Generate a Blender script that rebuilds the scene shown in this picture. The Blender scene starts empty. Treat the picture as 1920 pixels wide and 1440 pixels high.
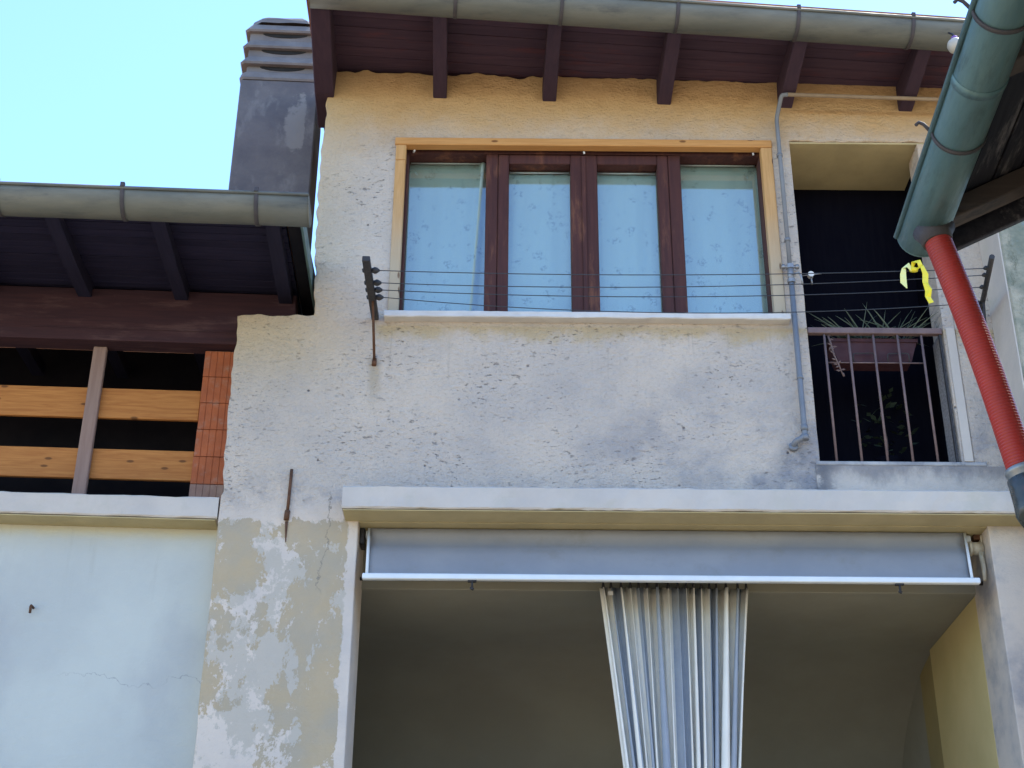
import bpy, math, random
from mathutils import Vector, Matrix, noise as mnoise
R = math.radians
random.seed(7)
S = bpy.context.scene
COL = S.collection

# ------------------------------------------------------------------ camera, sky, sun, exposure
cd = bpy.data.cameras.new('camera')
cam = bpy.data.objects.new('camera', cd)
COL.objects.link(cam)
S.camera = cam
cd.sensor_width = 36.0
cd.lens = 36.0 * 2800.0 / 1920.0
cd.clip_start = 0.05
cd.clip_end = 2000
pit, rol = R(27.3), R(0.45)
fw = Vector((0, math.cos(pit), math.sin(pit)))
up0 = Vector((0, -math.sin(pit), math.cos(pit)))
rt0 = Vector((1, 0, 0))
rt = rt0 * math.cos(rol) + up0 * math.sin(rol)
up = up0 * math.cos(rol) - rt0 * math.sin(rol)
cam.matrix_world = Matrix(((rt.x, up.x, -fw.x, 0), (rt.y, up.y, -fw.y, -9.8), (rt.z, up.z, -fw.z, 1.6), (0, 0, 0, 1)))

SUN_EL, SUN_AZ = 60.0, 52.0          # azimuth measured from +Y (behind the house) towards +X
w = bpy.data.worlds.new('World')
S.world = w
w.use_nodes = True
wn = w.node_tree
bg = wn.nodes['Background']
sky = wn.nodes.new('ShaderNodeTexSky')
sky.sky_type = 'NISHITA'
sky.sun_disc = False
sky.sun_elevation = R(SUN_EL)
sky.sun_rotation = R(SUN_AZ)
sky.air_density = 1.0
sky.dust_density = 0.15
sky.ozone_density = 8.0
wn.links.new(sky.outputs[0], bg.inputs[0])
bg.inputs[1].default_value = 0.15
sl = bpy.data.lights.new('sun', 'SUN')
sl.energy = 2.6
sl.angle = R(0.53)
sl.color = (1.0, 0.93, 0.82)
so = bpy.data.objects.new('sun', sl)
COL.objects.link(so)
sd = Vector((math.sin(R(SUN_AZ)) * math.cos(R(SUN_EL)), math.cos(R(SUN_AZ)) * math.cos(R(SUN_EL)), math.sin(R(SUN_EL))))
so.rotation_euler = (-sd).to_track_quat('-Z', 'Y').to_euler()
so.location = (6, 12, 20)
S.view_settings.view_transform = 'Standard'
S.view_settings.look = 'None'
S.view_settings.gamma = 1.0
S.view_settings.use_curve_mapping = False
S.view_settings.exposure = 1.88

# ------------------------------------------------------------------ node helper
class N:
    def __init__(s, name):
        s.m = bpy.data.materials.new(name)
        s.m.use_nodes = True
        s.t = s.m.node_tree
        s.b = s.t.nodes['Principled BSDF']
        s.tc = s.t.nodes.new('ShaderNodeTexCoord')
        s.P = s.tc.outputs['Object']
        s.x = None
    def put(s, sock, v):
        if hasattr(v, 'is_output'):
            s.t.links.new(v, sock)
        elif isinstance(v, (tuple, list)) and sock.type == 'RGBA' and len(v) == 3:
            sock.default_value = (*v, 1)
        else:
            sock.default_value = v
    def map(s, scale=(1, 1, 1), rot=(0, 0, 0), loc=(0, 0, 0), vec=None):
        n = s.t.nodes.new('ShaderNodeMapping')
        s.put(n.inputs['Vector'], vec or s.P)
        n.inputs['Scale'].default_value = scale
        n.inputs['Rotation'].default_value = rot
        n.inputs['Location'].default_value = loc
        return n.outputs[0]
    def noise(s, scale=5, detail=4, rough=.55, vec=None, dist=0):
        n = s.t.nodes.new('ShaderNodeTexNoise')
        s.put(n.inputs['Vector'], vec or s.P)
        n.inputs['Scale'].default_value = scale
        n.inputs['Detail'].default_value = detail
        n.inputs['Roughness'].default_value = rough
        n.inputs['Distortion'].default_value = dist
        return n.outputs['Fac']
    def vor(s, scale=5, feature='F1', vec=None):
        n = s.t.nodes.new('ShaderNodeTexVoronoi')
        n.feature = feature
        s.put(n.inputs['Vector'], vec or s.P)
        n.inputs['Scale'].default_value = scale
        return n.outputs['Distance']
    def rng(s, v, a, b, c=0., d=1., smooth=True):
        n = s.t.nodes.new('ShaderNodeMapRange')
        n.interpolation_type = 'SMOOTHSTEP' if smooth else 'LINEAR'
        s.put(n.inputs[0], v)
        for i, q in enumerate((a, b, c, d)):
            n.inputs[i + 1].default_value = q
        return n.outputs[0]
    def knots(s, sx, sz, scale):
        n = s.t.nodes.new('ShaderNodeTexVoronoi')
        n.voronoi_dimensions = '2D'
        s.put(n.inputs['Vector'], s.map((sx, 1, sz), rot=(R(90), 0, 0)))
        n.inputs['Scale'].default_value = scale
        return n.outputs['Distance']
    def math(s, op, a, b=0., clamp=False):
        n = s.t.nodes.new('ShaderNodeMath')
        n.operation = op
        n.use_clamp = clamp
        s.put(n.inputs[0], a)
        s.put(n.inputs[1], b)
        return n.outputs[0]
    def mul(s, *a):
        o = a[0]
        for q in a[1:]:
            o = s.math('MULTIPLY', o, q)
        return o
    def xyz(s):
        if not s.x:
            n = s.t.nodes.new('ShaderNodeSeparateXYZ')
            s.put(n.inputs[0], s.P)
            s.x = n.outputs
        return s.x
    def mix(s, f, a, b):
        n = s.t.nodes.new('ShaderNodeMix')
        n.data_type = 'RGBA'
        s.put(n.inputs['Factor'], f)
        s.put(n.inputs[6], a)
        s.put(n.inputs[7], b)
        return n.outputs[2]
    def bump(s, h, strength=.4, dist=.01):
        n = s.t.nodes.new('ShaderNodeBump')
        n.inputs['Strength'].default_value = strength
        n.inputs['Distance'].default_value = dist
        s.put(n.inputs['Height'], h)
        s.t.links.new(n.outputs[0], s.b.inputs['Normal'])
    def col(s, c): s.put(s.b.inputs['Base Color'], c)
    def rough(s, r): s.put(s.b.inputs['Roughness'], r)
    def spec(s, r): s.b.inputs['Specular IOR Level'].default_value = r
    def metal(s, r): s.b.inputs['Metallic'].default_value = r
    def rnd(s):
        return s.t.nodes.new('ShaderNodeObjectInfo').outputs['Random']

def mottled(name, a, b, scale=4, rough=.8, bump=.25, bs=60, metal=0, spec=.3, stretch=(1, 1, 1), dirt=None, vary=0):
    n = N(name)
    v = n.map(stretch)
    f = n.rng(n.noise(scale, 6, .6, v), .3, .7)
    c = n.mix(f, a, b)
    if vary:
        c = n.mix(n.mul(n.rnd(), vary), c, tuple(q * .55 for q in a))
    if dirt:
        d = n.rng(n.noise(scale * 1.7, 8, .7, n.map(stretch, loc=(3, 7, 1))), .5, .75)
        c = n.mix(d, c, dirt)
    n.col(c)
    n.rough(n.rng(n.noise(scale * 3, 4, .6, v), .3, .7, max(0.05, rough - .12), min(1, rough + .1)))
    n.metal(metal)
    n.spec(spec)
    if bump:
        n.bump(n.noise(bs, 5, .6, v), bump, .006)
    return n.m

# ------------------------------------------------------------------ materials
def wall_material():
    n = N('aged_white_plaster')
    x, y, z = n.xyz()
    base = n.mix(n.rng(n.noise(1.3, 5, .6), .35, .68), (.66, .56, .46), (.56, .49, .425))
    # blotchy grey grime, strongest low on the right below the window
    wx = n.mul(n.rng(x, -.2, 1.6), n.rng(z, 7.0, 6.0))
    g = n.mul(n.rng(n.noise(2.1, 7, .62, n.map((1, 1, 1.1))), .42, .68), n.math('ADD', n.mul(wx, .8), .16))
    c = n.mix(g, base, (.29, .285, .30))
    # dirt fringe above the lintel band
    lw = n.mul(n.rng(z, 6.0, 5.76), n.rng(z, 5.6, 5.74), n.rng(n.noise(5, 8, .7), .42, .66))
    c = n.mix(n.mul(lw, .55), c, (.25, .25, .27))
    slab = n.mul(n.rng(x, 2.0, 2.25), n.rng(z, 6.12, 6.0), n.rng(z, 5.7, 5.8), n.rng(n.noise(3.2, 7, .7, n.map((1, 1, 1.6))), .40, .58))
    c = n.mix(n.mul(slab, .75), c, (.20, .20, .22))
    # ochre wash stain under the eaves, with warm ground bounce painted in below
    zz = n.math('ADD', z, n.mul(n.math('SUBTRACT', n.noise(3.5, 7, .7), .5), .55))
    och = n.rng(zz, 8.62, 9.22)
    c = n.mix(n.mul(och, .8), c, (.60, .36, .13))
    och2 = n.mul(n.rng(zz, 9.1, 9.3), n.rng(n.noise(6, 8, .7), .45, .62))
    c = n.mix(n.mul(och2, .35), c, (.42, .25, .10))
    # ochre on the ragged shoulder and below the sill
    sh = n.mul(n.rng(x, -1.0, -1.75), n.rng(zz, 6.4, 7.15))
    c = n.mix(n.mul(sh, .6), c, (.60, .45, .24))
    si = n.mul(n.rng(zz, 6.98, 7.13), n.rng(z, 7.17, 7.13), n.rng(x, -1.08, -.98))
    c = n.mix(n.mul(si, .6), c, (.50, .36, .15))
    rust = n.mul(n.rng(n.math('ABSOLUTE', n.math('ADD', x, 1.02)), .07, .01), n.rng(z, 6.35, 6.8), n.rng(z, 6.88, 6.82))
    c = n.mix(n.mul(rust, .5), c, (.34, .26, .14))
    rust2 = n.mul(n.rng(n.math('ABSOLUTE', n.math('SUBTRACT', x, 2.03)), .16, .03), n.rng(z, 5.8, 6.1), n.rng(z, 6.25, 6.1), n.rng(n.noise(6, 6, .7), .35, .6))
    c = n.mix(n.mul(rust2, .7), c, (.22, .22, .23))
    run = n.mul(n.rng(n.noise(3.0, 5, .6, n.map((6, 1, .35), loc=(2, 0, 1))), .56, .74), n.rng(z, 6.2, 7.1), n.rng(z, 7.16, 7.10), n.rng(x, -1.0, -.9), n.rng(x, 2.1, 2.0))
    c = n.mix(n.mul(run, .35), c, (.30, .26, .21))
    # peeled paint on the pilaster beside the loggia: two ragged layers
    reg = n.mul(n.rng(x, -1.04, -1.16), n.rng(z, 5.85, 5.45, .3, 1.0), n.rng(z, 3.5, 4.5, .82, 1.0), n.rng(z, 5.9, 5.7))
    pn = n.noise(1.5, 13, .72, n.map((1.15, 1, .85), loc=(1.7, 0, 2.4)), .2)
    fleck = n.noise(13, 8, .75, n.map((1.2, 1, .8), loc=(4, 0, 1)))
    pv = n.math('ADD', n.mul(reg, pn), n.mul(n.math('SUBTRACT', fleck, .5), .16))
    peel = n.rng(pv, .475, .487)
    pn2 = n.noise(3.1, 13, .76, n.map((1, 1, .8), loc=(5, 0, 3)), .2)
    wash = n.mul(n.rng(n.mul(reg, pn2), .455, .48), .6)
    c = n.mix(wash, c, (.40, .365, .295))
    c = n.mix(n.mul(peel, .92), c, n.mix(n.rng(n.noise(2.6, 6), .35, .65), (.45, .345, .21), (.39, .33, .24)))
    # pits and trowel scratches
    sv = n.map((6.5, 1, 17), rot=(0, R(20), 0))
    lvl = n.mul(n.rng(z, 5.55, 5.95), n.rng(z, 9.0, 8.7, .35, 1.0))
    sparse = n.rng(n.noise(1.7, 4, .6, n.map(loc=(3, 3, 3))), .40, .66)
    pits = n.mul(n.rng(n.noise(2.2, 4, .6, sv), .61, .655), sparse)
    pits2 = n.mul(n.rng(n.noise(5.0, 3, .55, n.map((6, 1, 14), rot=(0, R(28), 0), loc=(7, 0, 2))), .642, .685), n.math('ADD', n.mul(sparse, .85), .15))
    dots = n.mul(n.rng(n.noise(1.6, 2, .5, n.map(loc=(1, 5, 2))), .48, .62), n.rng(n.vor(7), .085, .045))
    hs = n.math('MAXIMUM', n.math('MAXIMUM', n.mul(pits, .7), n.mul(pits2, .85)), dots)
    hs = n.mul(hs, lvl)
    c = n.mix(n.mul(n.rng(n.noise(34, 5, .7, n.map((1, 1, 1.5))), .5, .72), .28, lvl), c, (.27, .25, .24))
    c = n.mix(n.mul(hs, .8), c, (.085, .08, .085))
    # hairline cracks
    wob = n.math('SUBTRACT', n.noise(4, 6, .7), .5)
    cr = n.mul(n.rng(n.math('ABSOLUTE', n.math('ADD', n.math('ADD', x, 1.30), n.mul(wob, .35))), .007, .002), n.rng(z, 5.80, 5.74), n.rng(z, 5.0, 5.1))
    c = n.mix(n.mul(cr, .75), c, (.2, .18, .15))
    n.col(c)
    n.rough(.92)
    n.spec(.15)
    rel = n.mul(n.rng(z, 5.4, 5.9), 1.0)
    h = n.math('ADD', n.mul(n.noise(8, 9, .68, n.map((1, 1, 2.0), rot=(0, R(20), 0))), 1.25), n.mul(n.noise(42, 5, .65), .75))
    h = n.mul(h, n.math('ADD', n.mul(rel, .85), .15))
    h = n.math('SUBTRACT', n.math('SUBTRACT', h, n.mul(hs, .7)), n.mul(peel, .02))
    n.bump(h, .9, .035)
    return n.m

def left_wall_material():
    n = N('smooth_pale_plaster')
    x, y, z = n.xyz()
    c = n.mix(n.rng(n.noise(.9, 5, .55), .35, .68), (.52, .53, .475), (.45, .46, .425))
    gr = n.rng(n.noise(1.1, 6, .6, n.map((1, 1, .6), loc=(2, 0, 5))), .5, .72)
    c = n.mix(n.mul(gr, .4), c, (.35, .345, .35))
    wob = n.math('SUBTRACT', n.noise(2.6, 7, .65), .5)
    cr = n.mul(n.rng(n.math('ABSOLUTE', n.math('ADD', n.math('SUBTRACT', z, 4.47), n.mul(wob, .42))), .0055, .0015), n.rng(x, -1.05, -.8), n.rng(n.noise(7, 3), .35, .5))
    c = n.mix(n.mul(cr, .6), c, (.25, .25, .25))
    top = n.mul(n.rng(n.math('ADD', z, n.mul(n.math('SUBTRACT', n.noise(5, 6), .5), .1)), 5.45, 5.56), .5)
    c = n.mix(top, c, (.56, .49, .30))
    st = n.mul(n.rng(n.noise(2.4, 6, .65, n.map((4, 1, .3), loc=(1, 0, 6))), .55, .75), n.rng(z, 4.6, 5.5))
    c = n.mix(n.mul(st, .3), c, (.33, .31, .26))
    n.col(c)
    n.rough(.9)
    n.spec(.15)
    n.bump(n.math('ADD', n.math('ADD', n.noise(5, 6, .6, n.map((1, 1, 2.2), rot=(0, R(-25), 0))), n.mul(n.noise(22, 5, .65), .35)), n.mul(n.noise(90, 3), .15)), .38, .02)
    return n.m

def lace_material():
    n = N('white_lace_net')
    x, y, z = n.xyz()
    nz = n.t.nodes.new('ShaderNodeTexNoise')
    n.put(nz.inputs['Vector'], n.map((1, 0, 1)))
    nz.inputs['Scale'].default_value = 16
    nz.inputs['Detail'].default_value = 4
    va = n.t.nodes.new('ShaderNodeVectorMath')
    va.operation = 'MULTIPLY_ADD'
    n.put(va.inputs[0], nz.outputs['Color'])
    va.inputs[1].default_value = (.11, 0, .11)
    n.put(va.inputs[2], n.map((1, 0, 1)))
    v = n.t.nodes.new('ShaderNodeTexVoronoi')
    n.put(v.inputs['Vector'], va.outputs[0])
    v.inputs['Scale'].default_value = 7.5
    d = v.outputs['Distance']
    pick = n.t.nodes.new('ShaderNodeSeparateColor')
    n.put(pick.inputs[0], v.outputs['Color'])
    on = n.rng(pick.outputs[0], .12, .25)
    petals = n.rng(n.noise(38, 4, .7, n.map((1, 0, 1))), .46, .58)
    ring = n.mul(n.rng(d, .34, .22), petals, on)
    heart = n.mul(n.rng(d, .10, .03), on)
    sprig = n.mul(n.rng(n.noise(17, 6, .7, n.map((1, 0, .7), rot=(0, R(30), 0))), .56, .62), n.rng(n.noise(4, 2), .45, .6))
    f = n.math('MAXIMUM', n.math('MAXIMUM', n.mul(ring, .62), n.mul(heart, .7)), n.mul(sprig, .55))
    c = n.mix(n.mul(f, .75), (.33, .42, .385), (.08, .10, .095))
    n.col(c)
    n.rough(.95)
    n.spec(.05)
    n.bump(n.noise(9, 2, .5, n.map((3, 1, .15))), .08, .03)
    return n.m

def pine(name, a, b, knots=True, weather=None):
    n = N(name)
    x, y, z = n.xyz()
    gr = n.noise(9, 7, .65, n.map((.35, 6, 6)) if not weather else n.map((6, 6, .35)), .6)
    c = n.mix(n.rng(gr, .3, .7), a, b)
    if knots:
        kd = n.knots(.8, 2.0, 2.6) if not weather else n.knots(2.6, .75, 3.0)
        c = n.mix(n.mul(n.rng(kd, .075, .035), .9), c, (.13, .05, .015))
    if weather:
        wz = n.math('ADD', z, n.mul(n.math('SUBTRACT', n.noise(3, 5), .5), .7))
        c = n.mix(n.rng(wz, weather[1], weather[0]), c, (.42, .34, .235))
        c = n.mix(n.mul(n.rng(kd, .085, .04), .85), c, (.12, .06, .03))
    n.col(c)
    n.rough(.7)
    n.spec(.25)
    n.bump(gr, .2, .004)
    return n.m

def dark_boards(name, a, b, axis='x', stain=None, spec=.15):
    n = N(name)
    st = {'x': (.5, 8, 8), 'y': (8, .5, 8), 'z': (8, 8, .5)}[axis]
    gr = n.noise(4, 7, .65, n.map(st), .4)
    c = n.mix(n.rng(gr, .3, .7), a, b)
    c = n.mix(n.mul(n.rnd(), .35), c, tuple(q * .5 for q in a))
    if stain:
        st2 = {'x': (.6, 3, 3), 'y': (3, .6, 3), 'z': (3, 3, .6)}[axis]
        c = n.mix(n.rng(n.noise(2.2, 8, .7, n.map(st2, loc=(4, 2, 9))), .52, .68), c, stain)
    n.col(c)
    n.rough(.8)
    n.spec(spec)
    n.bump(gr, .3, .004)
    return n.m

M = {}
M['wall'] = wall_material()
M['lwall'] = left_wall_material()
M['lace'] = lace_material()
M['band'] = mottled('painted_concrete_band', (.55, .49, .425), (.47, .425, .38), 2.2, .9, .35, 30, dirt=(.47, .43, .36))
M['soffit_plaster'] = mottled('bounce_tinted_soffit_plaster', (.47, .385, .21), (.39, .32, .175), 3, .9, .3, 40)  # yellowish plaster, with warm ground bounce put into the colour
M['concrete'] = mottled('stained_concrete', (.42, .41, .40), (.22, .22, .235), 4, .92, .5, 30, dirt=(.14, .14, .15))
def slab_material():
    n = N('weather_stained_slab_edge')
    x, y, z = n.xyz()
    c = n.mix(n.rng(n.noise(3, 6), .35, .65), (.58, .50, .42), (.47, .42, .37))
    zz = n.math('ADD', z, n.mul(n.math('SUBTRACT', n.noise(2.6, 9, .7, n.map((1, 1, .5))), .5), .55))
    c = n.mix(n.mul(n.rng(zz, 5.86, 6.02), .65), c, (.13, .13, .145))
    c = n.mix(n.mul(n.rng(x, 2.40, 2.22), n.rng(n.noise(5, 8, .7), .40, .55), .8), c, (.13, .13, .14))
    n.col(c)
    n.rough(.93)
    n.spec(.15)
    n.bump(n.noise(12, 8, .7), .8, .03)
    return n.m
M['slab'] = slab_material()
M['white_paint'] = mottled('white_painted_wood', (.60, .57, .53), (.52, .49, .46), 7, .6, .15, 60)
M['mahogany'] = dark_boards('red_brown_window_wood', (.052, .018, .018), (.085, .029, .024), 'z', (.15, .06, .035), .35)
M['mahogany_h'] = dark_boards('red_brown_rail_wood', (.05, .018, .018), (.08, .028, .024), 'x', None, .35)
M['pine_h'] = pine('new_pine_board', (.56, .29, .10), (.46, .22, .07))
M['pine_v'] = pine('weathered_pine_board', (.56, .32, .13), (.46, .25, .09), True, (7.4, 8.5))
M['plank'] = pine('orange_pine_plank', (.47, .20, .055), (.34, .125, .032))
M['post'] = dark_boards('grey_brown_post', (.26, .17, .14), (.32, .22, .18), 'z')
M['soffit'] = dark_boards('purple_brown_soffit_board', (.056, .034, .054), (.078, .046, .066), 'x', (.09, .036, .046))
M['rafter'] = dark_boards('purple_brown_rafter', (.050, .032, .050), (.068, .041, .060), 'y')
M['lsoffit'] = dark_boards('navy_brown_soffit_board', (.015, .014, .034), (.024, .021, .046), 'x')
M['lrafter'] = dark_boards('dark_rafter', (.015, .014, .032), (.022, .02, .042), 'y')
M['beam'] = dark_boards('brown_lintel_beam', (.04, .022, .03), (.062, .03, .036), 'x', (.09, .052, .056))
M['brick'] = mottled('terracotta_block', (.43, .125, .05), (.33, .095, .042), 7, .9, .7, 40, vary=.3, dirt=(.33, .19, .14))
M['mortar'] = mottled('pinkish_mortar', (.30, .20, .155), (.24, .14, .11), 9, .95, .4, 50)
def cement_material():
    n = N('sooty_cement_render')
    x, y, z = n.xyz()
    c = n.mix(n.rng(n.noise(2.6, 7, .65), .3, .7), (.15, .135, .135), (.10, .094, .102))
    pos = n.mul(n.rng(x, -.12, .2), n.rng(x, .36, .24), n.rng(z, 9.0, 9.5), n.rng(z, 10.1, 9.95))
    pt_ = n.rng(n.mul(pos, n.noise(3.4, 10, .72, n.map(loc=(2, 1, 7)))), .40, .50)
    c = n.mix(n.mul(pt_, .75), c, (.24, .22, .205))
    w2 = n.mul(n.rng(n.noise(4, 8, .7, n.map((1, 1, .5), loc=(7, 3, 1))), .55, .68), .6)
    c = n.mix(w2, c, (.20, .185, .18))
    n.col(c)
    n.rough(.93)
    n.spec(.15)
    n.bump(n.noise(16, 7, .7), .5, .015)
    return n.m
M['cement'] = cement_material()
M['cap'] = mottled('grey_cast_cement', (.17, .155, .15), (.125, .115, .115), 5, .93, .5, 40)
M['slot_shade'] = mottled('slot_shade_black', (.012, .012, .013), (.02, .02, .02), 5, .95, 0)  # black in place of the shade inside the smoke slots
M['zinc'] = mottled('weathered_zinc', (.115, .12, .105), (.16, .16, .135), 3, .66, .2, 30, metal=.25, spec=.4, stretch=(.5, 2, 2), dirt=(.075, .08, .08))
M['zinc_teal'] = mottled('green_oxidised_zinc', (.08, .15, .16), (.12, .195, .19), 4, .5, .25, 25, metal=.35, spec=.5, stretch=(2.5, .5, 2.5), dirt=(.06, .10, .095))
M['strap'] = mottled('rusty_gutter_strap', (.05, .045, .048), (.07, .06, .06), 9, .7, .2)
M['iron'] = mottled('black_iron', (.02, .02, .022), (.035, .03, .03), 12, .6, .2, spec=.4)
M['rust'] = mottled('rusted_iron', (.07, .035, .022), (.13, .06, .03), 14, .85, .4)
M['rail'] = mottled('faded_brown_iron', (.14, .095, .095), (.19, .13, .12), 12, .65, .2)
M['pipe'] = mottled('grey_painted_pipe', (.15, .165, .185), (.19, .20, .22), 5, .5, .1, spec=.4, dirt=(.17, .18, .2))
M['tan_pipe'] = mottled('tan_painted_pipe', (.30, .225, .15), (.25, .18, .115), 6, .6, .1)
M['brass'] = mottled('dull_valve_metal', (.24, .24, .25), (.3, .3, .3), 15, .45, .1, metal=.5)
M['red'] = mottled('red_corrugated_plastic', (.36, .026, .017), (.28, .022, .016), 4, .45, 0, spec=.45, dirt=(.28, .035, .028))
M['collar'] = mottled('dull_zinc_collar', (.30, .31, .31), (.20, .21, .215), 9, .45, .2, 30, metal=.5)
M['shoe'] = mottled('dark_green_metal_pipe', (.03, .038, .036), (.05, .055, .05), 9, .35, .2, 40, spec=.5, dirt=(.09, .05, .045))
M['wire'] = mottled('dark_wire', (.035, .04, .05), (.05, .055, .06), 8, .6, 0)
M['awn'] = mottled('grey_awning_cloth', (.28, .275, .275), (.24, .24, .25), 2, .85, .1, 200, dirt=(.23, .22, .21))
M['alu'] = mottled('white_painted_aluminium', (.70, .72, .72), (.64, .66, .66), 5, .4, 0, spec=.5)
M['cream'] = mottled('yellowed_cream_plastic', (.55, .49, .38), (.45, .38, .27), 8, .6, .2, dirt=(.30, .22, .13))
M['cloth_cream'] = mottled('cream_curtain_cloth', (.80, .77, .69), (.75, .71, .63), 5, .95, .15, 250)
M['cloth_blue'] = mottled('grey_blue_curtain_stripe', (.29, .325, .38), (.34, .37, .41), 5, .95, .15, 250)
M['olive'] = mottled('dull_ceiling_plaster', (.25, .215, .14), (.2, .175, .12), 1.5, .95, .15, 30)
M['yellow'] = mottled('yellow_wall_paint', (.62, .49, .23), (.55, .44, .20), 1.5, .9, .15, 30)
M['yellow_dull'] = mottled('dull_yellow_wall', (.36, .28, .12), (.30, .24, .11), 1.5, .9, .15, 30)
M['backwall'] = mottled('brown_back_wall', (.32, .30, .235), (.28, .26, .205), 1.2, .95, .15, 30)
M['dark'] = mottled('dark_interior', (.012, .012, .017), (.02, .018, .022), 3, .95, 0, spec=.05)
M['recess_shade'] = dark_boards('recess_shade_black', (.004, .004, .008), (.006, .006, .010), 'z', None, .02)  # near black in place of the shade inside the open recess
M['pebble'] = mottled('pebbledash_reveal', (.36, .34, .33), (.18, .17, .17), 55, .95, .9, 70)
M['terra'] = mottled('terracotta_plastic', (.06, .022, .026), (.045, .017, .022), 6, .7, .1)
M['soil'] = mottled('soil', (.03, .022, .015), (.05, .035, .02), 20, .95, .6)
M['leaf'] = mottled('grey_green_leaf', (.10, .13, .085), (.16, .185, .13), 8, .6, .1, vary=.6)
M['dim_leaf'] = mottled('deep_green_leaf', (.018, .03, .018), (.03, .045, .025), 8, .7, .1, vary=.5)
M['dry'] = mottled('dried_stem', (.16, .11, .10), (.12, .085, .08), 10, .9, .2)
M['tape'] = mottled('yellow_plastic_tape', (.80, .66, .02), (.72, .60, .03), 5, .4, 0, spec=.4)
M['tape_pale'] = mottled('faded_yellow_tape', (.70, .76, .34), (.75, .72, .25), 5, .4, 0, spec=.4)
M['porcelain'] = mottled('white_porcelain', (.72, .70, .66), (.66, .65, .62), 5, .35, 0, spec=.5)
M['globe'] = mottled('cream_globe', (.46, .43, .37), (.40, .38, .33), 5, .5, 0, spec=.4)
M['purple'] = mottled('purple_plastic', (.16, .08, .30), (.2, .1, .33), 5, .5, 0)
M['roof_tile'] = mottled('terracotta_roof', (.30, .13, .075), (.22, .10, .06), 3, .9, .4, 30)
M['rboards'] = dark_boards('mouldy_roof_board', (.022, .023, .032), (.042, .041, .05), 'y', (.22, .20, .20))
M['rbeam'] = dark_boards('brown_verge_beam', (.07, .055, .05), (.095, .075, .066), 'x', (.035, .033, .036))
M['ground'] = mottled('sunlit_gravel', (.50, .40, .26), (.40, .32, .20), .8, .95, .5, 8)

def mossy():
    n = N('mossy_render')
    c = n.mix(n.rng(n.noise(2.6, 8, .7), .35, .65), (.40, .37, .29), (.17, .19, .15))
    c = n.mix(n.rng(n.noise(4, 8, .75, n.map((1, 1, .5), loc=(3, 1, 4))), .52, .66), c, (.07, .085, .06))
    c = n.mix(n.mul(n.rng(n.noise(3, 7, .7, n.map(loc=(9, 2, 2))), .56, .66), .7), c, (.22, .30, .36))
    n.col(c)
    n.rough(.95)
    n.spec(.1)
    n.bump(n.noise(18, 7, .7), .6, .02)
    return n.m
M['mossy'] = mossy()

def glass():
    n = N('window_glass')
    t = n.t
    out = t.nodes['Material Output']
    tr = t.nodes.new('ShaderNodeBsdfTransparent')
    tr.inputs[0].default_value = (.93, .96, .95, 1)
    gl = t.nodes.new('ShaderNodeBsdfGlossy')
    gl.inputs['Roughness'].default_value = .03
    gl.inputs[0].default_value = (1, 1, 1, 1)
    lw = t.nodes.new('ShaderNodeLayerWeight')
    lw.inputs[0].default_value = .5
    f5 = n.math('POWER', lw.outputs['Facing'], 5.0)
    fr = n.math('ADD', n.mul(f5, .88), .125)
    mx = t.nodes.new('ShaderNodeMixShader')
    t.links.new(fr, mx.inputs[0])
    t.links.new(tr.outputs[0], mx.inputs[1])
    t.links.new(gl.outputs[0], mx.inputs[2])
    t.links.new(mx.outputs[0], out.inputs[0])
    bp = t.nodes.new('ShaderNodeBump')
    bp.inputs['Strength'].default_value = .02
    bp.inputs['Distance'].default_value = .02
    n.put(bp.inputs['Height'], n.noise(1.6, 2))
    t.links.new(bp.outputs[0], gl.inputs['Normal'])
    return n.m
M['glass'] = glass()

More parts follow.
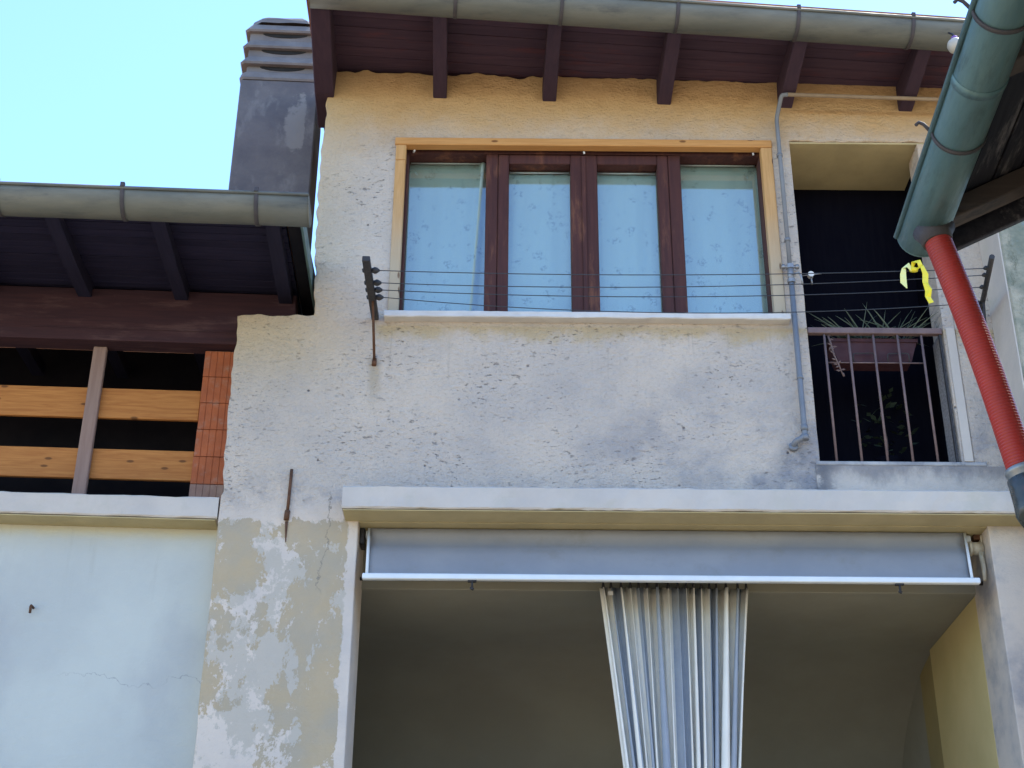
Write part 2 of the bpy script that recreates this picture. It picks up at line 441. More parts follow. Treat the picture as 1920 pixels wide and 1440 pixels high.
# ------------------------------------------------------------------ mesh helpers
class MB:
    def __init__(s, xf=None):
        s.v, s.f, s.mi, s.sm = [], [], [], []
        s.xf = xf
    def add(s, vs, fs, mi=0, smooth=False):
        o = len(s.v)
        s.v += [Vector(q) for q in vs]
        for f in fs:
            s.f.append([i + o for i in f])
            s.mi.append(mi)
            s.sm.append(smooth)
        return s
    def box(s, x0, x1, y0, y1, z0, z1, bev=.004, mi=0):
        b = min(bev, (x1 - x0) * .3, (y1 - y0) * .3, (z1 - z0) * .3)
        xs, ys, zs = (x0, x1), (y0, y1), (z0, z1)
        V = []
        idx = {}
        for i in range(2):
            for j in range(2):
                for k in range(2):
                    sx, sy, sz = (1, -1)[i], (1, -1)[j], (1, -1)[k]
                    for a in range(3):
                        p = [xs[i] + sx * b, ys[j] + sy * b, zs[k] + sz * b]
                        p[a] = (xs[i], ys[j], zs[k])[a]
                        idx[i, j, k, a] = len(V)
                        V.append(p)
        F = []
        for a in range(3):
            o1, o2 = (a + 1) % 3, (a + 2) % 3
            for e in range(2):
                loop = []
                for q, r in ((0, 0), (1, 0), (1, 1), (0, 1)):
                    k = [0, 0, 0]
                    k[a], k[o1], k[o2] = e, q, r
                    loop.append(idx[k[0], k[1], k[2], a])
                F.append(loop if e else loop[::-1])
            for q in range(2):
                for r in range(2):
                    k0, k1 = [0, 0, 0], [0, 0, 0]
                    k0[o1] = k1[o1] = q
                    k0[o2] = k1[o2] = r
                    k0[a], k1[a] = 0, 1
                    l = [idx[(*k0, o1)], idx[(*k1, o1)], idx[(*k1, o2)], idx[(*k0, o2)]]
                    F.append(l if q == r else l[::-1])
        for i in range(2):
            for j in range(2):
                for k in range(2):
                    l = [idx[i, j, k, 0], idx[i, j, k, 1], idx[i, j, k, 2]]
                    F.append(l if (i + j + k) % 2 else l[::-1])
        return s.add(V, F, mi)
    def tube(s, path, r, seg=10, caps=True, mi=0, smooth=True):
        P = [Vector(p) for p in path]
        rs = r if isinstance(r, (list, tuple)) else [r] * len(P)
        V = []
        t = (P[1] - P[0]).normalized()
        u = t.orthogonal().normalized()
        for i, p in enumerate(P):
            if i == 0:
                d = P[1] - P[0]
            elif i == len(P) - 1:
                d = P[-1] - P[-2]
            else:
                d = (P[i + 1] - p).normalized() + (p - P[i - 1]).normalized()
            d.normalize()
            u = (u - d * u.dot(d)).normalized()
            vv = d.cross(u)
            for k in range(seg):
                a = 2 * math.pi * k / seg
                V.append(p + (u * math.cos(a) + vv * math.sin(a)) * rs[i])
        F = []
        for i in range(len(P) - 1):
            for k in range(seg):
                k2 = (k + 1) % seg
                F.append([i * seg + k, i * seg + k2, (i + 1) * seg + k2, (i + 1) * seg + k])
        s.add(V, F, mi, smooth)
        if caps:
            o = len(s.v) - len(V)
            s.f.append([o + k for k in range(seg)][::-1])
            s.mi.append(mi)
            s.sm.append(False)
            s.f.append([o + (len(P) - 1) * seg + k for k in range(seg)])
            s.mi.append(mi)
            s.sm.append(False)
        return s
    def prism(s, poly, d, mi=0):
        """closed polygon (3-D points) pushed along vector d"""
        n = len(poly)
        P = [Vector(p) for p in poly]
        d = Vector(d)
        V = P + [p + d for p in P]
        F = [list(range(n))[::-1], [n + i for i in range(n)]]
        for i in range(n):
            j = (i + 1) % n
            F.append([i, j, n + j, n + i])
        return s.add(V, F, mi)
    def sweep(s, prof, stations, mi=0, smooth=True, closed=True, caps=True):
        """prof: list of 2-D points; stations: functions mapping (a, b) to 3-D"""
        n = len(prof)
        V = []
        for st in stations:
            V += [Vector(st(a, b)) for a, b in prof]
        F = []
        for i in range(len(stations) - 1):
            for k in range(n if closed else n - 1):
                k2 = (k + 1) % n
                F.append([i * n + k, i * n + k2, (i + 1) * n + k2, (i + 1) * n + k])
        s.add(V, F, mi, smooth)
        if caps and closed:
            o = len(s.v) - len(V)
            e = o + (len(stations) - 1) * n
            h = n // 2
            for k in range(h - 1):      # close the shell ends as a strip
                for b0 in (o, e):
                    s.f.append([b0 + k, b0 + k + 1, b0 + n - 2 - k, b0 + n - 1 - k])
                    s.mi.append(mi)
                    s.sm.append(False)
        return s
    def build(s, name, mats, parent=None):
        me = bpy.data.meshes.new(name)
        vs = [s.xf(v) if s.xf else v for v in s.v]
        me.from_pydata([tuple(v) for v in vs], [], s.f)
        mats = mats if isinstance(mats, (list, tuple)) else [mats]
        for m in mats:
            me.materials.append(m)
        me.polygons.foreach_set('material_index', s.mi)
        me.polygons.foreach_set('use_smooth', s.sm)
        me.update()
        import bmesh
        bm = bmesh.new()
        bm.from_mesh(me)
        bmesh.ops.recalc_face_normals(bm, faces=bm.faces)
        bm.to_mesh(me)
        bm.free()
        return link(name, me, parent)

def rough_bar(xf, x0, x1, y0, y1, z0, z1, amp=.004, step=.07, b=.008, seed=0):
    m = MB(xf)
    n = int((x1 - x0) / step)
    prof = [(y0 + b, z0), (y0, z0 + b), (y0, (z0 + z1) / 2), (y0, z1 - b), (y0 + b, z1), (y1, z1), (y1, z0)]
    V, F = [], []
    k = len(prof)
    for i in range(n + 1):
        x = x0 + (x1 - x0) * i / n
        for q, (y, z) in enumerate(prof):
            f = 0 if q > 4 else 1
            V.append((x, y + f * amp * mnoise.noise((x * 3, q * 3.1, seed)) + f * amp * .8 * mnoise.noise((x * 11, q * 2, seed + 9)), z + f * amp * mnoise.noise((x * 4, q * 5.3, seed + 3)) + f * amp * .9 * mnoise.noise((x * 14, q, seed + 5))))
    for i in range(n):
        for q in range(k):
            q2 = (q + 1) % k
            F.append([i * k + q, i * k + q2, i * k + k + q2, i * k + k + q])
    F += [list(range(k))[::-1], [n * k + q for q in range(k)]]
    m.add(V, F)
    return m

def link(name, me, parent=None):
    o = bpy.data.objects.new(name, me)
    COL.objects.link(o)
    if parent:
        o.parent = parent
    return o

def tag(o, label=None, cat=None, group=None, kind=None):
    for k, v in (('label', label), ('category', cat), ('group', group), ('kind', kind)):
        if v:
            o[k] = v
    return o

def thing(name, label, cat, loc=(0, 0, 0), rz=0, group=None):
    o = bpy.data.objects.new(name, None)
    o.empty_display_size = .1
    COL.objects.link(o)
    o.location = loc
    o.rotation_euler = (0, 0, rz)
    return tag(o, label, cat, group)

def outline_wall(name, outer, holes, y0, y1, mat, parent, bev=.008):
    """one wall sheet with openings, from outlines in X and Z"""
    cu = bpy.data.curves.new(name, 'CURVE')
    cu.dimensions = '2D'
    cu.fill_mode = 'BOTH'
    cu.extrude = (y1 - y0) / 2 - bev
    cu.bevel_depth = bev
    cu.bevel_resolution = 1
    cu.offset = -bev
    for ring in [outer] + holes:
        sp = cu.splines.new('POLY')
        sp.points.add(len(ring) - 1)
        for p, (x, z) in zip(sp.points, ring):
            p.co = (x, z, 0, 1)
        sp.use_cyclic_u = True
    tmp = bpy.data.objects.new('tmp', cu)
    COL.objects.link(tmp)
    bpy.context.view_layer.update()
    dg = bpy.context.evaluated_depsgraph_get()
    me = bpy.data.meshes.new_from_object(tmp.evaluated_get(dg))
    bpy.data.objects.remove(tmp)
    me.transform(Matrix(((1, 0, 0, 0), (0, 0, -1, (y0 + y1) / 2), (0, 1, 0, 0), (0, 0, 0, 1))))
    me.name = name
    me.materials.clear()
    me.materials.append(mat)
    for p in me.polygons:
        p.use_smooth = False
        p.material_index = 0
    return link(name, me, parent)

def ragged(a, b, step=.05, amp=.012, seed=0, amp2=None):
    """points from a to b (b left out) with an uneven hand-plastered wander"""
    (x0, z0), (x1, z1) = a, b
    L = math.hypot(x1 - x0, z1 - z0)
    n = max(1, int(L / step))
    nx, nz = -(z1 - z0) / L, (x1 - x0) / L
    out = []
    for i in range(n):
        t = i / n
        d = 0 if i == 0 else amp * (mnoise.noise((t * L * 3.1, seed, 0)) + .7 * mnoise.noise((t * L * 11, seed, 5)))
        out.append((x0 + (x1 - x0) * t + nx * d, z0 + (z1 - z0) * t + nz * d))
    return out

# ------------------------------------------------------------------ ground
g = MB().box(-150, 150, -150, 150, -.4, 0, 0).build('ground', M['ground'])
tag(g, kind='structure')

# ------------------------------------------------------------------ main house
house = thing('main_house', 'tall house with rough white plaster, brown eaves and a four light window over a loggia', 'house')
TOP = lambda x: 9.535 - (x + 1.387) * .019
outer = []
outer += [(-2.067, -.05), (6.0, -.05)]
outer += ragged((6.0, TOP(6)), (-1.53, TOP(-1.53) + .02), .035, .04, 1)
outer += ragged((-1.53, TOP(-1.53)), (-1.548, 8.3), .03, .016, 2)
outer += ragged((-1.548, 8.3), (-1.503, 7.235), .03, .026, 3)
outer += ragged((-1.503, 7.235), (-2.08, 7.222), .03, .022, 4)
outer += ragged((-2.08, 7.222), (-2.062, 5.75), .03, .022, 5)
outer += ragged((-2.062, 5.75), (-2.067, -.05), .15, .006, 6)
h_win = [(-.93, 7.20), (2.06, 7.20), (2.06, 8.88), (-.93, 8.88)]
h_bal = [(2.222, 6.05), (3.335, 6.05)] + ragged((3.335, 6.05), (3.335, 8.885), .2, .002, 9) + ragged((3.335, 8.885), (2.222, 8.885), .03, .018, 8) + ragged((2.222, 8.885), (2.222, 6.05), .12, .005, 10)
h_log = [(-1.075, 2.7), (3.36, 2.7), (3.36, 5.575), (-1.075, 5.575)]
# (openings below)
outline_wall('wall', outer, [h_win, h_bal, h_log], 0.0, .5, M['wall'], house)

# other walls that close the house
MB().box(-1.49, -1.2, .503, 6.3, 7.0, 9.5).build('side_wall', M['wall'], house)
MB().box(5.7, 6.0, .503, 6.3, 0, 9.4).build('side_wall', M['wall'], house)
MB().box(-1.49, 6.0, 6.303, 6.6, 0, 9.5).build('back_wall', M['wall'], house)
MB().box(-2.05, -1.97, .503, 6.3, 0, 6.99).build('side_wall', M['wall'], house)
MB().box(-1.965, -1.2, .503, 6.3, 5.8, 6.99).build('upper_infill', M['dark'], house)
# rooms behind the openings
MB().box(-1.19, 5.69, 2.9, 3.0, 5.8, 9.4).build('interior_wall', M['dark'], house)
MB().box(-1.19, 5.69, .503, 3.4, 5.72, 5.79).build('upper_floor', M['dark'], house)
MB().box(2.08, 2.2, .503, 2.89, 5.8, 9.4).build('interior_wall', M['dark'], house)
# concrete band over the loggia
b = rough_bar(None, -1.173, 3.75, -.22, -.002, 5.573, 5.739, .006, .05, .010, 1)
b.build('lintel_band', M['band'], house)
MB().box(-1.074, 3.359, .012, .452, 5.557, 5.573, .002).build('loggia_soffit', M['soffit_plaster'], house)
MB().box(-1.165, 3.74, -.205, .004, 5.560, 5.568, .002).build('band_underside', M['soffit_plaster'], house)  # thin ochre plate, warm bounce painted under the band
MB().box(-1.19, 3.9, .455, .53, 5.22, 5.715, .004).build('inner_lintel', M['backwall'], house)
# loggia room
vl = MB()
prof = [(.535, 5.222), (1.2, 5.222)]
for k in range(49):
    a = math.pi / 2 * k / 48
    prof.append((1.6 + 1.9 * math.sin(a), 3.722 + 1.5 * math.cos(a)))
prof.append((3.5, 2.6))
V = [(x_, a, b_) for x_ in (-1.96, 3.54) for a, b_ in prof]
n_ = len(prof)
vl.add(V, [[k, k + 1, n_ + k + 1, n_ + k] for k in range(n_ - 1)], 0, True)
vl.box(-1.96, 3.54, .54, 3.6, 5.226, 5.29, .002)
vl.box(-1.96, 3.54, 3.504, 3.6, 2.6, 5.22, .002)
vl.build('shade_softening_cove', M['backwall'], house)  # ceiling rounded into the back wall, shaped to soften the shade gradient
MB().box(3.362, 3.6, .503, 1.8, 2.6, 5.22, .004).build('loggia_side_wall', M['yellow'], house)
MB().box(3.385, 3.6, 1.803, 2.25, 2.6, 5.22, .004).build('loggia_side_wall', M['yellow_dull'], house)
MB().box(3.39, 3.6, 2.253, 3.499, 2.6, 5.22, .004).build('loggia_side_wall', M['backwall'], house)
MB().box(-1.96, 3.6, .503, 3.6, 2.5, 2.599, .004).build('loggia_floor', M['concrete'], house)
# balcony opening
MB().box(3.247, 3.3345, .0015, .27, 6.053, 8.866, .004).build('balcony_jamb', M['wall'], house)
MB().box(2.224, 3.333, .012, .66, 8.868, 8.884, .002).build('balcony_soffit', M['soffit_plaster'], house)
MB().box(2.19, 3.42, -.010, .655, 6.020, 6.052, .006).build('balcony_sill', M['concrete'], house)
MB().box(2.185, 3.60, -.008, -.0005, 5.742, 6.018, .003).build('balcony_base', M['slab'], house)
MB().box(3.236, 3.2465, .045, .27, 6.055, 7.16, .004).build('balcony_reveal', M['pebble'], house)
MB().box(3.262, 3.328, -.012, .0, 6.055, 7.16, .003).build('balcony_surround', M['band'], house)
recess_shade_panel = MB().box(2.21, 3.6, .672, .72, 6.06, 9.0, .004).build('recess_shade_panel', M['recess_shade'], house)  # flat black panel stands for the dark of the open recess
sh = MB().box(3.30, 3.33, .275, .665, 6.06, 8.86, .004).build('recess_shade', M['recess_shade'], house)  # invented leaf, keeps the right reveal dark in place of shade
# sill
rough_bar(None, -.965, 2.087, -.085, .25, 7.180, 7.232, .0035, .05, .006, 3).build('window_sill', M['white_paint'], house)
# rusty tie bar let into the pilaster
an = MB()
an.tube([(-1.572, -.012, 5.95), (-1.578, -.016, 5.62)], .011, 8)
an.tube([(-1.578, -.014, 5.63), (-1.582, -.016, 5.56)], .019, 8)
an.tube([(-1.580, -.006, 5.55), (-1.576, -.004, 5.40)], [.012, .003], 6)
an.build('wall_anchor', M['rust'], house)

# ---- window: outer wood, two opening sashes, four lights
def scl(p, Y):           # a point measured on the wall face carried back to depth Y along the line of sight
    k = (9.8 + Y) / 9.8
    return (p[0] * k, Y, 1.6 + (p[1] - 1.6) * k)
wd = MB()
HD = 8.812
wd.box(-.928, 2.058, .10, .26, HD, 8.875, .006)             # head
wd.box(-.928, -.850, .10, .26, 7.235, HD - .001, .006)
wd.box(1.985, 2.058, .10, .26, 7.235, HD - .001, .006)
for a, c in ((-.222, -.125), (1.245, 1.345)):
    wd.box(a, c, .105, .26, 7.235, HD - .001, .006)
wd.box(-.849, -.223, .14, .24, 7.235, 7.268, .004)
wd.box(1.346, 1.984, .14, .24, 7.235, 7.268, .004)
win = wd.build('window', M['mahogany'], house)
SA = ((-.122, .552), (.572, 1.242))
for i, (a, c) in enumerate(SA):
    sb = MB()
    l, r_ = (a + .085, c - .095) if i == 0 else (a + .10, c - .085)
    sb.box(a, l, .095, .215, 7.262, HD - .012, .008)
    sb.box(r_, c, .095, .215, 7.262, HD - .012, .008)
    sb.box(l + .001, r_ - .001, .098, .212, HD - .10, HD - .013, .006)
    sb.box(l + .001, r_ - .001, .098, .212, 7.263, 7.315, .006)
    sa = sb.build('sash', M['mahogany'], win)
    MB().box(l - .01, r_ + .01, .186, .190, 7.305, HD - .09, .0005).build('pane', M['glass'], win)
MB().box(.545, .58, .078, .0945, 7.275, HD - .03, .006).build('cover_strip', M['mahogany'], win)
MB().box(-.855, -.215, .216, .220, 7.26, HD + .006, .0005).build('pane', M['glass'], win)
MB().box(1.340, 1.990, .216, .220, 7.26, HD + .006, .0005).build('pane', M['glass'], win)
for a, c, zt in ((-.84, -.23, HD - .012), (-.03, .45, HD - .118), (.68, 1.15, HD - .118), (1.36, 1.97, HD - .012)):
    MB().tube([(a, .202 if zt < HD - .1 else .230, zt), (c, .202 if zt < HD - .1 else .230, zt)], .006, 8).build('curtain_rod', M['alu'], win)
# casing boards
MB().box(-.955, 2.075, -.022, .06, 8.808, 8.878, .006).build('casing_board', M['pine_h'], win)
cb = MB()
cb.box(-.946, -.864, -.018, .06, 8.66, 8.806, .005)
cb.build('casing_board', M['pine_v'], win)
MB().box(-.946, -.866, -.018, .06, 7.234, 8.657, .006).build('casing_board', M['pine_v'], win)
MB().box(1.982, 2.072, -.018, .06, 7.234, 8.806, .006).build('casing_board', M['pine_v'], win)
for x in (-.80, .565, 1.93):
    MB().tube([(x, .05, 8.80), (x - .012, .08, HD - .01)] if x < 0 else [(x, .05, 8.80), (x + .004, .056, HD - .03)], .008, 6).build('catch', M['alu'], win)

# ---- lace curtains behind the four lights (things of their own)
def lace(x0, x1, z0, z1, y, label, fold=None, seed=0):
    nx, nz = 46, 24
    V, F = [], []
    for j in range(nz + 1):
        for i in range(nx + 1):
            u, t = i / nx, j / nz
            x = x0 + (x1 - x0) * u
            z = z0 + (z1 - z0) * t
            d = .0035 * math.sin(u * 23 + seed) + .006 * mnoise.noise((u * 6, t * 2, seed))
            if fold:
                q = (u - (fold[0] + (fold[1] - fold[0]) * t))
                d += -.035 * math.exp(-(q / .05) ** 2) + (.05 if q > 0 else 0) * min(1, abs(q) / .05)
            V.append((x, y + d, z))
    for j in range(nz):
        for i in range(nx):
            a = j * (nx + 1) + i
            F.append([a, a + 1, a + nx + 2, a + nx + 1])
    m = MB()
    m.add(V, F, 0, True)
    o = m.build('lace_curtain', M['lace'])
    sd_ = o.modifiers.new('thickness', 'SOLIDIFY')
    sd_.thickness = .002
    return tag(o, label, 'curtain', 'lace curtains behind the window lights')
lace(-.86, -.20, 7.20, HD - .012, .246, 'white floral lace curtain in the leftmost light, its right edge drawn into a slanting fold', (.80, .93), 1)
lace(-.05, .47, 7.27, HD - .118, .218, 'white floral lace curtain behind the left opening sash of the window', None, 2)
lace(.66, 1.17, 7.27, HD - .118, .218, 'white floral lace curtain behind the right opening sash of the window', None, 3)
lace(1.335, 2.0, 7.20, HD - .012, .246, 'white floral lace curtain in the rightmost fixed light, next to the grey pipe', None, 4)

# ---- main roof, set a little askew to the wall
def frame(o, rz, tilt):
    mt = Matrix.Translation(o) @ Matrix.Rotation(rz, 4, 'Z') @ Matrix.Rotation(tilt, 4, 'Y')
    return lambda v: mt @ Vector(v)
FM = frame((-1.4, -.97, 9.55), R(2.9), R(1.9))
RL = 7.0
rb = MB(FM)
sl_ = math.tan(R(7))
rb.prism([(-.235, -.02, .075), (-.235, 8.5, .075 + 8.5 * sl_), (-.235, 8.5, .17 + 8.5 * sl_), (-.235, -.02, .15)], (RL + .4, 0, 0))
roof = rb.build('roof', M['roof_tile'], house)
bw = .118
for i in range(14):
    y0 = .10 + i * bw
    MB(FM).box(-.20, RL, y0, y0 + bw - .006, .045 + random.uniform(-.002, .002), .068, .003).build('soffit_board', M['soffit'], roof)
MB(FM).box(-.21, RL, .070, .096, -.03, .07, .004).build('fascia', M['soffit'], roof)
def rafter(x, wd_, parent, mat, xf, y0=.10, y1=1.4, zb=-.235, zf=-.08, zt=.043, sh=0.):
    P = [(x + sh, y0, zt), (x + sh, y0, zf), (x + sh * .4, .62, (zb + zf) / 2 - .03), (x, .92, zb), (x, y1, zb), (x, y1, zt)]
    m = MB(xf)
    m.prism(P, (wd_, 0, 0))
    o = m.build('rafter', mat, parent)
    bv = o.modifiers.new('edge', 'BEVEL')
    bv.width = .006
    bv.segments = 1
    bv.limit_method = 'ANGLE'
    return o
rafter(-.175, .155, roof, M['rafter'], FM, zb=-.265, zf=-.105)
for X in (-.552, .344, 1.282, 2.272, 3.251, 4.22, 5.2):
    rafter(X + 1.4 - .055, .11, roof, M['rafter'], FM, sh=-.02)

# ------------------------------------------------------------------ gutters
def gutter_profile(r, th=.004, n=14):
    o_, i_ = [], []
    for k in range(n + 1):
        a = math.pi + math.pi * k / n
        o_.append((r * math.cos(a), r * math.sin(a)))
        i_.append(((r - th) * math.cos(a), (r - th) * math.sin(a)))
    return o_ + i_[::-1]
def make_gutter(name, label, xf, x0, x1, r, straps, mats, caps=(True, True), sag=0., strap_up=.026, curl=False):
    """runs along local x, open side up, front lip towards -y"""
    t = thing(name, label, 'gutter', tuple(xf((x0, 0, 0))))
    inv = Matrix.Translation(-t.location)
    X = lambda v: inv @ Vector(xf(v))
    zinc, strapm = mats
    ns = 14
    st = []
    for k in range(ns + 1):
        x = x0 + (x1 - x0) * k / ns
        dz = .004 * mnoise.noise((x * 1.7, r, 0)) - sag * math.sin(math.pi * k / ns)
        st.append(lambda a, b, x=x, dz=dz: (x, a, b + dz))
    m = MB(X)
    m.sweep(gutter_profile(r), st)
    m.build('trough', zinc, t)
    MB(X).tube([(x0, -r - .004, .002), (x1, -r - .004, .002)], .012, 8).build('rolled_lip', zinc, t)
    for e, x in enumerate((x0, x1)):
        if caps[e]:
            pts = [(x - .004, r * 1.01 * math.cos(math.pi + math.pi * k / 16), r * 1.01 * math.sin(math.pi + math.pi * k / 16)) for k in range(17)]
            MB(X).prism(pts, (.008, 0, 0)).build('end_cap', zinc, t)
    for x in straps:
        q = MB(X)
        pr = []
        for k in range(17):
            a = math.pi * .97 + math.pi * 1.0 * k / 16
            pr.append(((r + .007) * math.cos(a), (r + .007) * math.sin(a)))
        inner = [(a * (r + .002) / (r + .007), b * (r + .002) / (r + .007)) for a, b in pr]
        q.sweep(pr + inner[::-1], [lambda a, b: (x - (.009 if curl else .014), a, b), lambda a, b: (x + (.009 if curl else .014), a, b)])
        if curl:
            q.tube([(x, -r - .006, .0), (x, -r - .028, .035), (x, -r - .045, .045), (x, -r - .058, .032)], .007, 6)
        else:
            q.box(x - .016, x + .014, -r - .024, -r + .004, .002, .012 + strap_up, .003)
        q.build('bracket', strapm, t)
    return t
make_gutter('roof_gutter', 'weathered grey half round gutter along the top eaves of the tall white house', FM, -.17, 5.6, .142,
            [.95 - .003, 1.76, 2.65, 3.58, 4.47], (M['zinc'], M['strap']))

# ------------------------------------------------------------------ left house
AL = R(3.0)
lh = thing('left_house', 'lower house on the left with dark eaves, pale smooth wall and open loft', 'house', (-2.07, 0, 0), AL)
MB().box(-6, -.002, .20, .5, -.05, 5.574, .004).build('wall', M['lwall'], lh)
rough_bar(None, -6, -.004, .0, .47, 5.577, 5.735, .005, .06, .009, 2).build('ledge', M['band'], lh)
MB().box(-6, -.016, .014, .199, 5.563, 5.571, .002).build('ledge_underside', M['soffit_plaster'], lh)  # ochre plate carrying the warm bounce below the ledge
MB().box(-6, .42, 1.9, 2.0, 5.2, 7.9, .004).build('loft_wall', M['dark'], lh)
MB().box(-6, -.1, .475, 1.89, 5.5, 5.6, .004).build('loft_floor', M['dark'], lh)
MB().box(-6, .40, .20, .38, 7.085, 7.535, .006).build('beam', M['beam'], lh)
MB().box(-6, .395, .192, .1985, 7.18, 7.196, .002).build('beam_moulding', M['beam'], lh)
pier = MB().box(-.262, .05, .315, .50, 5.737, 7.08, .003).build('pier', M['mortar'], lh)
zc = 5.74
for i in range(6):
    hgt = .222
    m = MB()
    x0_, x1_ = -.268 + random.uniform(-.004, .004), .03
    nr = 6
    pts = []
    for k in range(nr):                      # ribbed hollow-block face
        xa = x0_ + (x1_ - x0_) * k / nr
        xb = x0_ + (x1_ - x0_) * (k + 1) / nr
        pts += [(xa, .296, zc), (xb - .007, .296, zc), (xb - .006, .3005, zc), (xb - .002, .3005, zc)]
    pts[-1] = (x1_, .296, zc)
    pts[-2] = (x1_ - .001, .296, zc)
    pts += [(x1_, .40, zc), (x0_, .40, zc)]
    m.prism(pts, (0, 0, hgt - .006))
    m.build('brick', M['mortar'] if i == 0 else M['brick'], pier)
    zc += hgt
# roof of the left house
FL = lambda v: Vector((v[0], v[1], 7.555 + (v[1] - .2) * .077 + v[2]))
lr = MB(FL).prism([(-6, -1.08, .055), (-6, 3.2, .055 + 3.2 * .12), (-6, 3.2, .16 + 3.2 * .12), (-6, -1.08, .075)], (6.52, 0, 0)).build('roof', M['roof_tile'], lh)
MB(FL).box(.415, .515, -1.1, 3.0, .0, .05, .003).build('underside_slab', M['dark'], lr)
lw_ = .105
for i in range(22):
    y0 = -1.12 + i * lw_
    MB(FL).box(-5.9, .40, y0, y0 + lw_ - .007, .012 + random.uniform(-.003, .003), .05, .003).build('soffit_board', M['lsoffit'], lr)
for x in (-4.25, -3.5, -2.75, -2.0, -1.27, -.53, .27):
    P = [(x, -1.08, .01), (x, -1.08, -.05), (x, -.3, -.10), (x, 1.8, -.10), (x, 1.8, .01)]
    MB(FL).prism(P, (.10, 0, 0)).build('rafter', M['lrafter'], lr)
MB(FL).box(.517, .535, -1.1, 1.4, -.05, .09, .003).build('verge_flashing', M['zinc_teal'], lr)

# chimney
ch = MB().box(-.33, .365, .82, 1.32, 7.5, 10.115, .012).build('chimney', M['cement'], lh)
def tier(z0, z1, w0, w1):
    m = MB()
    cx, cy = .012, 1.07
    hx0, hy0, hx1, hy1 = .352 + w0, .255 + w0, .352 + w1, .255 + w1
    V = []
    for z, hx, hy in ((z0, hx0 - .01, hy0 - .01), (z0 + .018, hx0, hy0), (z1 - .02, hx1, hy1), (z1, hx1 - .02, hy1 - .02)):
        ring = []
        c = .03
        for sx, sy, f in ((-1, -1, 0), (-1, -1, 1), (1, -1, 1), (1, -1, 0), (1, 1, 0), (1, 1, 1), (-1, 1, 1), (-1, 1, 0)):
            ring.append((cx + sx * (hx - (c if f else 0)), cy + sy * (hy - (0 if f else c)), z))
        V += ring
    F = [list(range(8))[::-1], [24 + i for i in range(8)]]
    for l in range(3):
        for k in range(8):
            F.append([l * 8 + k, l * 8 + (k + 1) % 8, l * 8 + 8 + (k + 1) % 8, l * 8 + 8 + k])
    m.add(V, F)
    return m.build('cap_tier', M['cap'], ch)
tier(10.116, 10.215, .006, -.008)
zt = 10.205
for i in range(3):
    MB().box(-.295, .315, .86, 1.28, zt, zt + .10, .006).build('cap_core', M['cap'], ch)
    sl2 = [(-.18, .853, zt + .092), (.225, .853, zt + .092)]
    for k in range(1, 12):
        a = math.pi * k / 12
        sl2.append((.022 + .205 * math.cos(a), .853, zt + .090 - .046 * math.sin(a)))
    MB().prism(sl2, (0, .02, 0)).build('smoke_slot', M['slot_shade'], ch)  # black plate drawn for the shaded slot opening
    tier(zt + .085, zt + .20, .012 - .006 * i, -.022 - .006 * i)
    zt += .19
dome = MB()
V, F = [], []
rings = [(zt + .010, .325, .235), (zt + .07, .30, .22), (zt + .115, .235, .19), (zt + .135, .16, .13)]
for z, hx, hy in rings:
    for k in range(16):
        a = 2 * math.pi * (k + .5) / 16
        q = 1 / max(abs(math.cos(a)), abs(math.sin(a)))
        q = min(q, 1.22)
        V.append((.012 + hx * q * math.cos(a) + random.uniform(-.012, .012), 1.07 + hy * q * math.sin(a), z + random.uniform(-.01, .012)))
for l in range(3):
    for k in range(16):
        F.append([l * 16 + k, l * 16 + (k + 1) % 16, l * 16 + 16 + (k + 1) % 16, l * 16 + 16 + k])
F.append([48 + k for k in range(16)])
dome.add(V, F)
dome.build('cap_top', M['cap'], ch)
fl = MB()
fl.tube([(.375, .84, 10.17), (.40, .84, 10.12), (.42, .85, 9.9), (.425, .86, 9.65)], .012, 6)
fl.build('stay_wire', M['strap'], ch)

# gutter of the left house
mtl = Matrix.Translation((-2.07, 0, 0)) @ Matrix.Rotation(AL, 4, 'Z')
GL = lambda v: mtl @ Vector((v[0], v[1] - 1.20, v[2] + 7.425))
make_gutter('roof_gutter', 'grey half round gutter on the lower left roof, its closed end before the chimney', GL, -5.5, .60, .142,
            [-1.50, -.66, .245, -2.4, -3.3], (M['zinc'], M['strap']))

# board railing in the open loft
br = thing('board_railing', 'two orange pine planks behind a grey brown post in the open loft', 'railing', tuple(mtl @ Vector((-1.07, .37, 5.735))), AL)
PX = 1.07
MB().box(-4.0, PX - .278, -.012, .02, .77, 1.02, .004).build('plank', M['plank'], br)
MB().box(-4.0, PX - .278, -.010, .022, .275, .515, .004).build('plank', M['plank'], br)
MB().box(-.052, .048, -.065, -.014, .001, 1.349, .006).build('post', M['post'], br)

# hook in the left wall
hk = MB()
hk.tube([(0, .03, 0), (0, -.02, 0), (.002, -.035, -.012), (.003, -.035, -.04), (.0, -.025, -.055)], .009, 8)
o = hk.build('wall_hook', M['rust'])
o.location = (-3.31, .105, 4.95)
tag(o, 'small rusty hook stuck in the smooth pale wall, far left below the ledge', 'hook')

